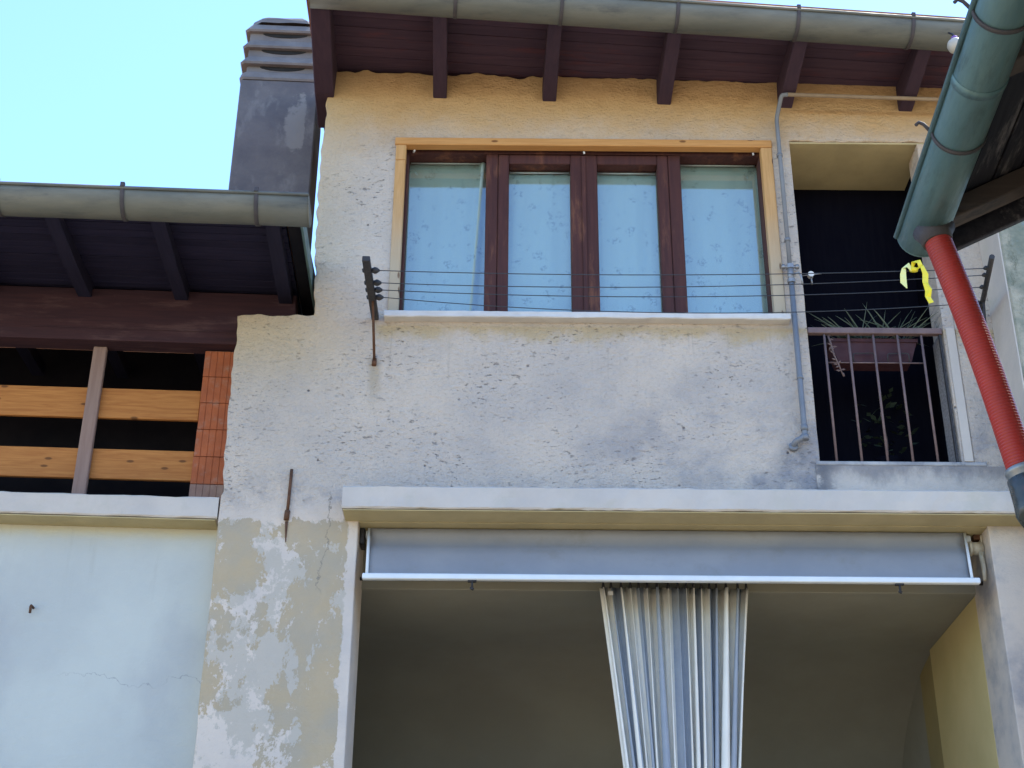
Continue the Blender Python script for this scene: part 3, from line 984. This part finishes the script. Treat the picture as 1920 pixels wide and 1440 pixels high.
# ------------------------------------------------------------------ right house (near, side on)
AR = R(-2.9)
RO = (1.585, -4.6, 0)
rh = thing('right_house', 'near house at the right edge with mouldy boarded eaves and stained wall', 'house', RO, AR)
MB().box(.56, 4.5, -9, -.03, -.05, 5.5, .01).build('wall', M['mossy'], rh)
SR = math.tan(R(26))
FR = lambda v: Vector((v[0], v[1], 4.935 + v[0] * SR + v[2]))
rr = MB(FR).prism([(.10, .02, .07), (4.6, .02, .07), (4.6, .02, .16), (.10, .02, .16)], (0, -9.2, 0)).build('roof', M['roof_tile'], rh)
for i in range(22):
    x0 = .13 + i * .125
    MB(FR).box(x0, x0 + .116, -9.0, .0, .02 + random.uniform(-.006, .006), .066, .003).build('soffit_board', M['rboards'], rr)
for y in (-.13, -1.1, -2.1, -3.1):
    MB(FR).box(.14, 3.0, y - .05, y + .05, -.075, .017, .005).build('rafter', M['rbeam'], rr)
MB(FR).box(.21, 4.5, .0, .035, -.13, .10, .005).build('bargeboard', M['rboards'], rr)
mtr = Matrix.Translation(RO) @ Matrix.Rotation(AR, 4, 'Z')
# gutter local frame: x runs along the gutter towards the camera, -y is its open front (towards the yard)
GR = lambda v: mtr @ Vector((.108 + v[1], -v[0] + .03, 5.0 + v[2]))
gr_ = make_gutter('roof_gutter', 'green blue oxidised gutter of the near right house, seen from below', GR, 0, 6.5, .098,
            [.72, 1.39, 2.1, 2.8], (M['zinc_teal'], M['strap']), strap_up=.02, curl=True)

ol = MB()
oc2 = [gr_.matrix_basis.inverted() @ Vector(q) for q in ((1.698, -4.735, 4.925), (1.70, -4.738, 4.895), (1.705, -4.74, 4.865))]
ol.tube(oc2, [.085, .066, .060], 18)
ol.build('outlet', M['strap'], gr_)
for x in (1.05, 1.75):
    q = MB(lambda v: gr_.matrix_basis.inverted() @ GR(v))
    pr = [((.098 + .003) * math.cos(math.pi + math.pi * k / 16), (.098 + .003) * math.sin(math.pi + math.pi * k / 16)) for k in range(17)]
    inn = [(a * .098 / .101, b_ * .098 / .101) for a, b_ in pr]
    q.sweep(pr + inn[::-1], [lambda a, b_, x=x: (x - .022, a, b_), lambda a, b_, x=x: (x + .022, a, b_)])
    q.build('seam', M['zinc_teal'], gr_)

# red corrugated drain hose
dp = thing('drain_pipe', 'red corrugated plastic drain pipe slanting from the blue gutter to the near wall', 'pipe', (1.70, -4.74, 4.9))
A_, B_ = Vector((0, 0, -.0)), Vector((1.888 - 1.70, -4.755 + 4.74, 3.86 - 4.9))
path, rad = [], []
nrib = 84
for i in range(nrib):
    for k, rr_ in ((.05, .0495), (.35, .0545), (.65, .0545), (.95, .0495)):
        t_ = (i + k) / nrib
        p = A_.lerp(B_, t_) + Vector((.012 * math.sin(math.pi * t_), 0, 0))
        path.append(p)
        rad.append(rr_)
MB().tube(path, rad, 24).build('hose', M['red'], dp)
d_ = (B_ - A_).normalized()
MB().tube([B_ - d_ * .012, B_ - d_ * .008, B_ + d_ * .008, B_ + d_ * .012, B_ + d_ * .05, B_ + d_ * .055], [.058, .064, .064, .0605, .0605, .058], 24).build('collar', M['collar'], dp)
MB().tube([B_ + d_ * .03, B_ + d_ * .09, B_ + Vector((.02, -.01, -.13)), B_ + Vector((.015, -.02, -.19)), B_ + Vector((.0, -.03, -.215))], [.066, .069, .072, .070, .052], 20).build('shoe', M['shoe'], dp)

sp_ = thing('stained_buttress', 'mossy stained buttress with a pale blue white side, behind the red drain pipe', 'buttress', (3.62, -.42, 0))
MB().box(.012, 2.2, .0, .417, -.05, 8.1, .012).build('body', M['mossy'], sp_)
MB().box(.0, .0115, .01, .417, .0, 8.08, .003).build('side_render', M['band'], sp_)

# ------------------------------------------------------------------ gas pipe on the wall
gp = thing('gas_pipe', 'thin grey pipe running down the wall between window and balcony, with a tap', 'pipe', (2.12, -.06, 6.2))
def arc_path(pts, r=.05, n=5):
    P = [Vector(p) for p in pts]
    out = [P[0]]
    for i in range(1, len(P) - 1):
        a = (P[i - 1] - P[i]).normalized()
        c = (P[i + 1] - P[i]).normalized()
        rr2 = min(r, (P[i - 1] - P[i]).length * .45, (P[i + 1] - P[i]).length * .45)
        for k in range(n + 1):
            t_ = k / n
            out.append((P[i] + a * rr2).lerp(P[i], t_).lerp(P[i].lerp(P[i] + c * rr2, t_), t_))
    out.append(P[-1])
    return out
o3 = Vector((2.12, -.06, 6.2))
def rel(pts): return [Vector(p) - o3 for p in pts]
MB().tube(rel([(4.6, -.17, 9.145), (2.20, -.20, 9.195)]), .0165, 12).build('eaves_pipe', M['tan_pipe'], gp)
MB().tube(arc_path(rel([(2.1995, -.20, 9.195), (2.15, -.197, 9.192), (2.122, -.06, 9.06), (2.122, -.055, 7.66)]), .04), .0175, 12).build('upper_pipe', M['pipe'], gp)
MB().tube(arc_path(rel([(2.122, -.055, 7.52), (2.118, -.055, 6.22), (2.04, -.05, 6.185), (2.035, .03, 6.15)]), .045), .021, 12).build('lower_pipe', M['pipe'], gp)
for z in (6.29, 6.215):
    MB().tube(rel([(2.1185, -.055, z + .02), (2.1185, -.055, z - .02)]), .027, 12).build('elbow_ring', M['pipe'], gp)
MB().tube(rel([(2.037, -.02, 6.165), (2.036, .004, 6.155)]), .034, 14).build('wall_flange', M['pipe'], gp)
tv = MB()
tv.tube(rel([(2.122, -.055, 7.66), (2.122, -.055, 7.52)]), .024, 12)
tv.tube(rel([(2.122, -.055, 7.675), (2.122, -.055, 7.64)]), .032, 8, smooth=False)
tv.tube(rel([(2.122, -.055, 7.545), (2.122, -.055, 7.515)]), .032, 8, smooth=False)
tv.tube(rel([(2.07, -.06, 7.655), (2.175, -.06, 7.655)]), .012, 8)
tv.tube(rel([(2.07, -.06, 7.67), (2.07, -.06, 7.64)]), .017, 8)
tv.tube(rel([(2.175, -.06, 7.67), (2.175, -.06, 7.64)]), .017, 8)
tv.build('valve', M['brass'], gp)
MB().tube(rel([(2.125, -.075, 7.575), (2.175, -.10, 7.58), (2.19, -.105, 7.54), (2.195, -.105, 7.47)]), .008, 8).build('valve_handle', M['brass'], gp)
for z in (8.7, 7.9, 6.7):
    MB().tube(rel([(2.121, -.055, z - .012), (2.121, -.055, z + .012)]), .025, 12).build('clamp', M['pipe'], gp)

# ------------------------------------------------------------------ clothesline
cl = thing('clothesline', 'clothesline with two black iron arms and four thin wires strung across the window', 'clothesline', (-1.035, 0, 7.2))
oc = Vector((-1.035, 0, 7.2))
def rc(pts): return [Vector(p) - oc for p in pts]
ar = MB()
ar.box(-.027, .027, -.86, -.02, -.022, .022, .004)
a1 = ar.build('arm', M['iron'], cl)
MB().tube(rc([(-1.03, -.30, 7.185), (-1.025, -.01, 6.84)]), .010, 8).build('brace', M['rust'], cl)
MB().tube(rc([(-1.025, .005, 6.86), (-1.025, -.012, 6.80)]), .018, 8).build('brace_foot', M['rust'], cl)
RX0, RX1 = Vector((3.54, 0.01, 7.27)), Vector((3.365, -.90, 7.23))
MB().tube(rc([RX0, RX1]), .020, 8).build('arm', M['iron'], cl)
MB().tube(rc([(3.49, -.26, 7.25), (3.545, .0, 6.86)]), .010, 8).build('brace', M['iron'], cl)
ws = [(-.70, -.74, .0), (-.53, -.64, .02), (-.43, -.46, .024), (-.325, -.22, .065)]
for i, (yl, yr, sg) in enumerate(ws):
    kx = RX0.lerp(RX1, (-yr) / .9)
    a = Vector((-.955, yl, 7.2))
    c = Vector((kx.x - .04, yr, kx.z - .005))
    n_ = 28
    pth = [a.lerp(c, k / n_) + Vector((0, 0, -(sg + .045) * 4 * (k / n_) * (1 - k / n_))) for k in range(n_ + 1)]
    MB().tube(rc(pth), .0034, 6).build('wire', M['wire'], cl)
    q = MB()
    q.tube(rc([(-1.02, yl, 7.2), (-.985, yl, 7.2), (-.97, yl, 7.2), (-.95, yl, 7.2)]), [.012, .026, .022, .008], 8)
    q.tube(rc([(-1.062, yl - .012, 7.2), (-1.062, yl + .012, 7.2)]), .015, 6)
    q.build('insulator', M['iron'], cl)
    q = MB()
    q.tube(rc([kx + Vector((-.045, 0, -.005)), kx + Vector((-.03, 0, 0)), kx]), [.007, .018, .012], 8)
    q.build('insulator', M['iron'], cl)

# strip of yellow tape knotted to the outer wire
def ribbon(pts, wdt, th=.002):
    P = [Vector(p) for p in pts]
    m = MB()
    V, F = [], []
    for i, p in enumerate(P):
        wv = Vector(wdt[i]) * .5
        nrm = Vector((0, th, 0))
        V += [p - wv, p + wv, p + wv + nrm, p - wv + nrm]
    for i in range(len(P) - 1):
        for k in range(4):
            F.append([i * 4 + k, i * 4 + (k + 1) % 4, i * 4 + 4 + (k + 1) % 4, i * 4 + 4 + k])
    F += [[0, 1, 2, 3], [len(V) - 4 + k for k in range(4)]]
    m.add(V, F)
    return m
yt = thing('tape_strip', 'bright yellow plastic tape knotted on the clothesline beside the red pipe', 'tape', (2.85, -.74, 7.2))
MB().tube([(-.03, .0, .012), (-.012, -.004, .016), (.012, -.002, .014), (.03, 0, .012)], [.012, .022, .020, .012], 9).build('knot', M['tape'], yt)
ribbon([(-.015, -.012, .01), (-.045, -.035, .035), (-.075, -.03, .02), (-.085, -.025, -.04), (-.088, -.02, -.10), (-.07, -.022, -.15)], [(.01, 0, .03), (.02, .01, .045), (.035, .02, .03), (.045, .01, 0), (.042, -.01, 0), (.006, 0, 0)]).build('tail', M['tape_pale'], yt)
ribbon([(-.01, -.01, .02), (.005, -.03, .07), (.035, -.035, .065), (.05, -.02, .03), (.02, -.012, .012)], [(.02, 0, .02), (.045, .01, .02), (.03, .02, .04), (.03, 0, .03), (.01, 0, .02)]).build('loop', M['tape'], yt)
ribbon([(.02, -.01, .015), (.055, -.028, .03), (.075, -.022, -.03), (.066, -.02, -.10), (.078, -.03, -.17), (.07, -.022, -.22), (.088, -.025, -.27)], [(.01, 0, .03), (.03, .02, .03), (.045, .01, 0), (.046, .02, .0), (.043, -.02, .0), (.044, .01, .0), (.035, 0, .012)]).build('tail', M['tape'], yt)

# pulley hanging at the balcony opening
pl = thing('line_pulley', 'small white pulley on a rod in the dark balcony opening, right of the pipe tap', 'pulley', (2.318, .13, 7.70))
MB().tube([(0, -.02, 0), (0, -.008, 0), (0, .008, 0), (0, .02, 0)], [.024, .016, .016, .024], 12).build('wheel', M['porcelain'], pl)
MB().tube([(-.075, 0, -.008), (.085, 0, .015)], .005, 6).build('rod', M['brass'], pl)
MB().tube([(.0, 0, -.01), (.005, 0, -.085)], .007, 6).build('stem', M['brass'], pl)

# ------------------------------------------------------------------ balcony railing, planter and plants
rl = thing('balcony_railing', 'faded brown iron railing with thin bars across the dark balcony opening', 'railing', (2.73, .04, 6.05))
MB().box(-.503, .512, -.022, .022, 1.072, 1.122, .004).build('top_rail', M['rail'], rl)
for x in (2.353, 2.535, 2.722, 2.905, 3.085):
    MB().tube([(x - 2.73, 0, .0), (x - 2.73, 0, 1.073)], .0095, 8).build('bar', M['rail'], rl)
MB().box(.487, .502, -.015, .015, .0, 1.071, .003).build('end_post', M['iron'], rl)

pt = thing('planter', 'reddish brown plastic flower box hanging behind the balcony bars', 'planter', (2.73, .17, 6.90))
q = MB()
# tapered open box with wall thickness
def taper(m, a0, a1, b0, b1, z0, z1):
    V = [(-a0, -b0, z0), (a0, -b0, z0), (a0, b0, z0), (-a0, b0, z0), (-a1, -b1, z1), (a1, -b1, z1), (a1, b1, z1), (-a1, b1, z1)]
    m.add(V, [[3, 2, 1, 0], [4, 5, 6, 7], [0, 1, 5, 4], [1, 2, 6, 5], [2, 3, 7, 6], [3, 0, 4, 7]])
taper(q, .275, .325, .075, .09, .02, .18)
q.build('box', M['terra'], pt)
q = MB()
taper(q, .336, .336, .10, .10, .178, .205)
q.build('rim', M['terra'], pt)
MB().box(-.32, .32, -.085, .085, .206, .211, .001).build('soil', M['soil'], pt)
MB().tube([(-.36, -.105, -.006), (.36, -.105, -.006)], .006, 6).build('holder_rod', M['rail'], pt)
for x in (-.1, .16):
    MB().tube(arc_path([(x - .07, -.105, 0), (x - .07, -.11, .07), (x + .09, -.11, .075), (x + .09, -.105, 0)], .02), .005, 6).build('holder_hoop', M['iron'], pt)

spk = thing('spiky_plant', 'spiky grey green plant with long pointed leaves above the balcony rail', 'plant', (2.78, .17, 7.11))
def blade(base, ang, ln, lean, bend, wd0, parent, mat):
    """long pointed leaf, V shaped in section"""
    m = MB()
    V, F = [], []
    n_ = 7
    for i in range(n_ + 1):
        t_ = i / n_
        rr3 = ln * t_
        a2 = lean + bend * t_
        x = base[0] + math.sin(a2) * rr3 * math.cos(ang)
        y = base[1] + math.sin(a2) * rr3 * math.sin(ang)
        z = base[2] + math.cos(a2) * rr3
        w_ = wd0 * (1 - t_) ** .7 * (.6 + .4 * min(1, t_ * 4)) + .0008
        px, py = -math.sin(ang), math.cos(ang)
        sx = w_ * (px if abs(px) > .3 else .3)
        V += [(x - sx, y - w_ * py, z + w_ * .5), (x, y, z), (x + sx, y + w_ * py, z + w_ * .5), (x, y + .002, z + .003 + w_ * .2)]
    for i in range(n_):
        for k in range(4):
            F.append([i * 4 + k, i * 4 + (k + 1) % 4, i * 4 + 4 + (k + 1) % 4, i * 4 + 4 + k])
    F += [[0, 1, 2, 3], [n_ * 4 + k for k in range(4)]]
    m.add(V, F, 0, True)
    return m.build('leaf', mat, parent)
lv = random.Random(4)
for i in range(52):
    bx = lv.uniform(-.24, .24)
    side = 1 if bx > 0 else -1
    an_ = (0 if lv.random() < .5 + bx * 1.6 else math.pi) + lv.uniform(-.7, .7)
    blade((bx, lv.uniform(-.05, .05), 0), an_, lv.uniform(.20, .40), lv.uniform(.25, 1.05), lv.uniform(-.1, .4), lv.uniform(.008, .014), spk, M['leaf'])
for bx, an_, ln, le in ((-.10, math.pi, .33, 1.0), (-.16, math.pi, .34, 1.12), (-.2, math.pi, .32, .85), (-.05, math.pi, .27, .75), (.06, math.pi, .30, .28), (.12, 0.1, .30, .45), (.2, 0, .26, .8), (.05, 0, .33, 1.05)):
    blade((bx, -.03, 0), an_ + lv.uniform(-.2, .2), ln * 1.25, le, .1, .013, spk, M['leaf'])

hs_ = thing('dried_plant', 'withered stem hanging from the left end of the flower box behind the bars', 'plant', (2.41, .05, 7.12))
stem = [(-.03, .0, .02), (-.015, -.015, -.08), (.0, -.02, -.18), (.03, -.02, -.27), (.055, -.015, -.36)]
MB().tube(stem, [.007, .008, .007, .006, .003], 6).build('stem', M['dry'], hs_)
for i in range(16):
    t_ = lv.uniform(.05, 1)
    k = min(3, int(t_ * 4))
    p = Vector(stem[k]).lerp(Vector(stem[k + 1]), t_ * 4 - k)
    m = MB()
    d2 = Vector((lv.uniform(-1, 1), lv.uniform(-.6, .2), lv.uniform(-1, .3))).normalized() * lv.uniform(.025, .05)
    w2 = d2.cross(Vector((0, 1, 0))).normalized() * .008
    m.add([p, p + d2 * .5 + w2, p + d2, p + d2 * .5 - w2, p + d2 * .5 + Vector((0, -.006, 0))], [[0, 1, 4], [1, 2, 4], [2, 3, 4], [3, 0, 4], [0, 3, 2, 1]])
    m.build('leaf', M['dry'], hs_)

# dim potted shrub standing on the balcony floor
bs = thing('balcony_shrub', 'dim leafy pot plant standing on the floor behind the balcony bars', 'plant', (2.86, .54, 6.06))
MB().tube([(0, 0, .0), (0, 0, .02), (0, 0, .20), (0, 0, .22), (0, 0, .24)], [.08, .09, .115, .125, .12], 16).build('pot', M['recess_shade'], bs)
MB().tube([(0, 0, .2), (.01, 0, .42), (-.01, .01, .66)], [.012, .009, .004], 6).build('stem', M['dry'], bs)
for i in range(60):
    th = lv.uniform(0, 6.28)
    z = lv.uniform(.3, .78)
    r2 = lv.uniform(.02, .26) * (1 - abs(z - .5) * 1.2)
    p = Vector((math.cos(th) * r2, math.sin(th) * r2 * .7, z))
    d2 = (Vector((math.cos(th), math.sin(th), lv.uniform(-.4, .6))).normalized()) * lv.uniform(.05, .09)
    w2 = d2.cross(Vector((lv.uniform(-1, 1), lv.uniform(-1, 1), 1))).normalized() * .02
    m = MB()
    m.add([p, p + d2 * .5 + w2, p + d2, p + d2 * .5 - w2, p + d2 * .45 + Vector((0, 0, .006))], [[0, 1, 4], [1, 2, 4], [2, 3, 4], [3, 0, 4], [0, 3, 2, 1]])
    m.build('leaf', M['dim_leaf'], bs)

# ------------------------------------------------------------------ awning
aw = thing('awning', 'rolled grey cloth awning with white front bar across the top of the loggia', 'awning', (1.1, -.1, 5.11))
oa = Vector((1.1, -.1, 5.11))
def ra(pts): return [Vector(p) - oa for p in pts]
nu, nv = 60, 10
V, F = [], []
for j in range(nv + 1):
    t_ = j / nv
    for i in range(nu + 1):
        u = i / nu
        x = (-1.012 + (3.225 + 1.012) * u) * (1 - t_) + (-.995 + (3.16 + .995) * u) * t_
        y = .10 + (-.09 - .10) * t_
        z = 5.548 + (5.125 - 5.548) * t_ - .020 * math.sin(math.pi * t_) + .006 * mnoise.noise((u * 9, t_ * 2, 0)) * math.sin(math.pi * t_)
        y += .05 * max(0, 1 - abs(t_ - .2) / .22) + .004 * mnoise.noise((u * 25, t_, 2))
        V.append(Vector((x, y, z)) - oa)
for j in range(nv):
    for i in range(nu):
        a = j * (nu + 1) + i
        F.append([a, a + 1, a + nu + 2, a + nu + 1])
m = MB()
m.add(V, F, 0, True)
o = m.build('cloth', M['awn'], aw)
md = o.modifiers.new('thickness', 'SOLIDIFY')
md.thickness = .003
MB().box(-1.014 - oa.x, 3.212 - oa.x, -.032, .012, -.022, .020, .006).build('front_bar', M['alu'], aw)
MB().tube(ra([(-1.03, .155, 5.517), (3.27, .155, 5.517)]), .032, 12).build('roller', M['alu'], aw)
MB().tube(ra([(-1.006, .095, 5.54), (-.985, -.10, 5.13)]), .011, 8).build('side_arm', M['alu'], aw)
MB().tube(ra([(3.222, .095, 5.54), (3.165, -.10, 5.13)]), .011, 8).build('side_arm', M['alu'], aw)
q = MB()
q.tube(ra([(3.27, .17, 5.455), (3.355, .17, 5.455)]), .048, 14)
q.tube(ra([(3.255, .17, 5.455), (3.275, .17, 5.455)]), .058, 14)
q.box(3.345 - oa.x, 3.358 - oa.x, .24, .34, .28, .44, .004)
q.build('gearbox', M['cream'], aw)
MB().box(3.30 - oa.x, 3.352 - oa.x, .25, .33, .41, .447, .004).build('fixing_plate', M['rust'], aw)
MB().tube(ra([(3.335, .15, 5.42), (3.335, .13, 5.30), (3.325, .12, 5.20)]), [.022, .018, .012], 8).build('crank_arm', M['cream'], aw)
q = MB()
q.box(-1.072 - oa.x, -1.04 - oa.x, .22, .36, .33, .455, .004)
q.build('side_bracket', M['iron'], aw)
for x in (-.262, 2.66):
    q = MB()
    q.box(x - .03 - oa.x, x + .03 - oa.x, -.022, .004, -.034, -.0225, .002)
    q.tube(ra([(x, -.11, 5.08), (x, -.11, 5.035)]), .008, 6)
    q.tube(ra([(x - .012, -.11, 5.035), (x + .01, -.112, 5.022)]), .010, 6)
    q.build('clip', M['iron'], aw)

# ------------------------------------------------------------------ striped curtain
cu_ = thing('striped_curtain', 'cream and grey blue striped curtain gathered in the loggia opening', 'curtain', (1.15, .28, 5.195))
cr = random.Random(21)
NP = 420
folds = []
a = 0
while a < 1:
    wv = cr.uniform(.036, .085)
    folds.append((a, min(1, a + wv), cr.uniform(.6, 1.2), cr.uniform(-1, 1)))
    a += wv
bands = []
a, k = 0, 0
while a < 1.05:
    a += cr.uniform(.05, .105) if k % 2 == 0 else cr.uniform(.035, .08)
    bands.append(a)
    k += 1
nz = 34
V, F, mi = [], [], []
H = 2.42
for j in range(nz + 1):
    t_ = j / nz
    for i in range(NP + 1):
        u = i / NP
        for k, (f0, f1, am, sk) in enumerate(folds):
            if u <= f1:
                ph = (u - f0) / (f1 - f0)
                break
        sgn = math.sin(ph * 2 * math.pi)
        y = max(.05, .75 * (f1 - f0)) * am * (1 - .2 * t_) * math.cos(ph * 2 * math.pi) + .006 * mnoise.noise((u * 60, t_ * 1.5, 3)) + .015 * mnoise.noise((u * 5, t_ * 2, 1))
        skew = (.020 + .016 * t_) * sgn * am * (f1 - f0) / .06 + sk * .018 * t_ * math.sin(ph * math.pi)
        q = min(1, t_ * 1.85)
        xb0, xb1 = -.515 + .128 * q, .545 - .131 * q
        u2 = u + .018 * math.sin(u * 9.4 + 1) * q
        x = xb0 + (xb1 - xb0) * u2 + skew
        z = -t_ * H - (.014 * (1 - math.cos(ph * 2 * math.pi)) * max(0, 1 - t_ * 20))
        V.append((x, y, z))
def band(u):
    for k, b_ in enumerate(bands):
        if u < b_:
            return k % 2
    return 0
for j in range(nz):
    for i in range(NP):
        a = j * (NP + 1) + i
        F.append([a, a + 1, a + NP + 2, a + NP + 1])
        mi.append(band((i + .5) / NP))
m = MB()
m.add(V, F, 0, True)
m.mi = mi
o = m.build('cloth', [M['cloth_cream'], M['cloth_blue']], cu_)
md = o.modifiers.new('thickness', 'SOLIDIFY')
md.thickness = .003
for k, (f0, f1, am, sk) in enumerate(folds):
    x = -.515 + 1.06 * (f0 + f1) / 2
    MB().tube([(x, .0, -.018), (x, -.004, .010), (x, .0, .032)], [.012, .009, .006], 6).build('hook', M['iron'], cu_)
MB().box(-.46, -.425, -.046, -.0445, -.085, -.055, .0005).build('fabric_label', M['porcelain'], cu_)
rd = MB().tube([(-1.07, .28, 5.235), (3.36, .28, 5.235)], .014, 10).build('curtain_rod', M['iron'])
tag(rd, 'dark curtain rod spanning the loggia just behind the white awning bar', 'curtain rod')

# ------------------------------------------------------------------ globe at the gutter corner
gb = thing('globe_lamp', 'white globe with purple cap beside the right end of the top gutter', 'lamp', (3.335, -.95, 9.075))
m = MB()
pr = [(-.062, .004), (-.055, .03), (-.035, .052), (0, .064), (.03, .058), (.05, .04), (.058, .024)]
m.tube([(0, 0, a) for a, b_ in pr], [b_ for a, b_ in pr], 18)
m.build('globe', M['globe'], gb)
MB().tube([(0, 0, .055), (0, 0, .08), (0, 0, .09)], [.024, .026, .015], 12).build('cap', M['purple'], gb)
MB().tube([(0, 0, .085), (.0, .03, .14), (.0, .10, .21)], .008, 8).build('arm', M['iron'], gb)
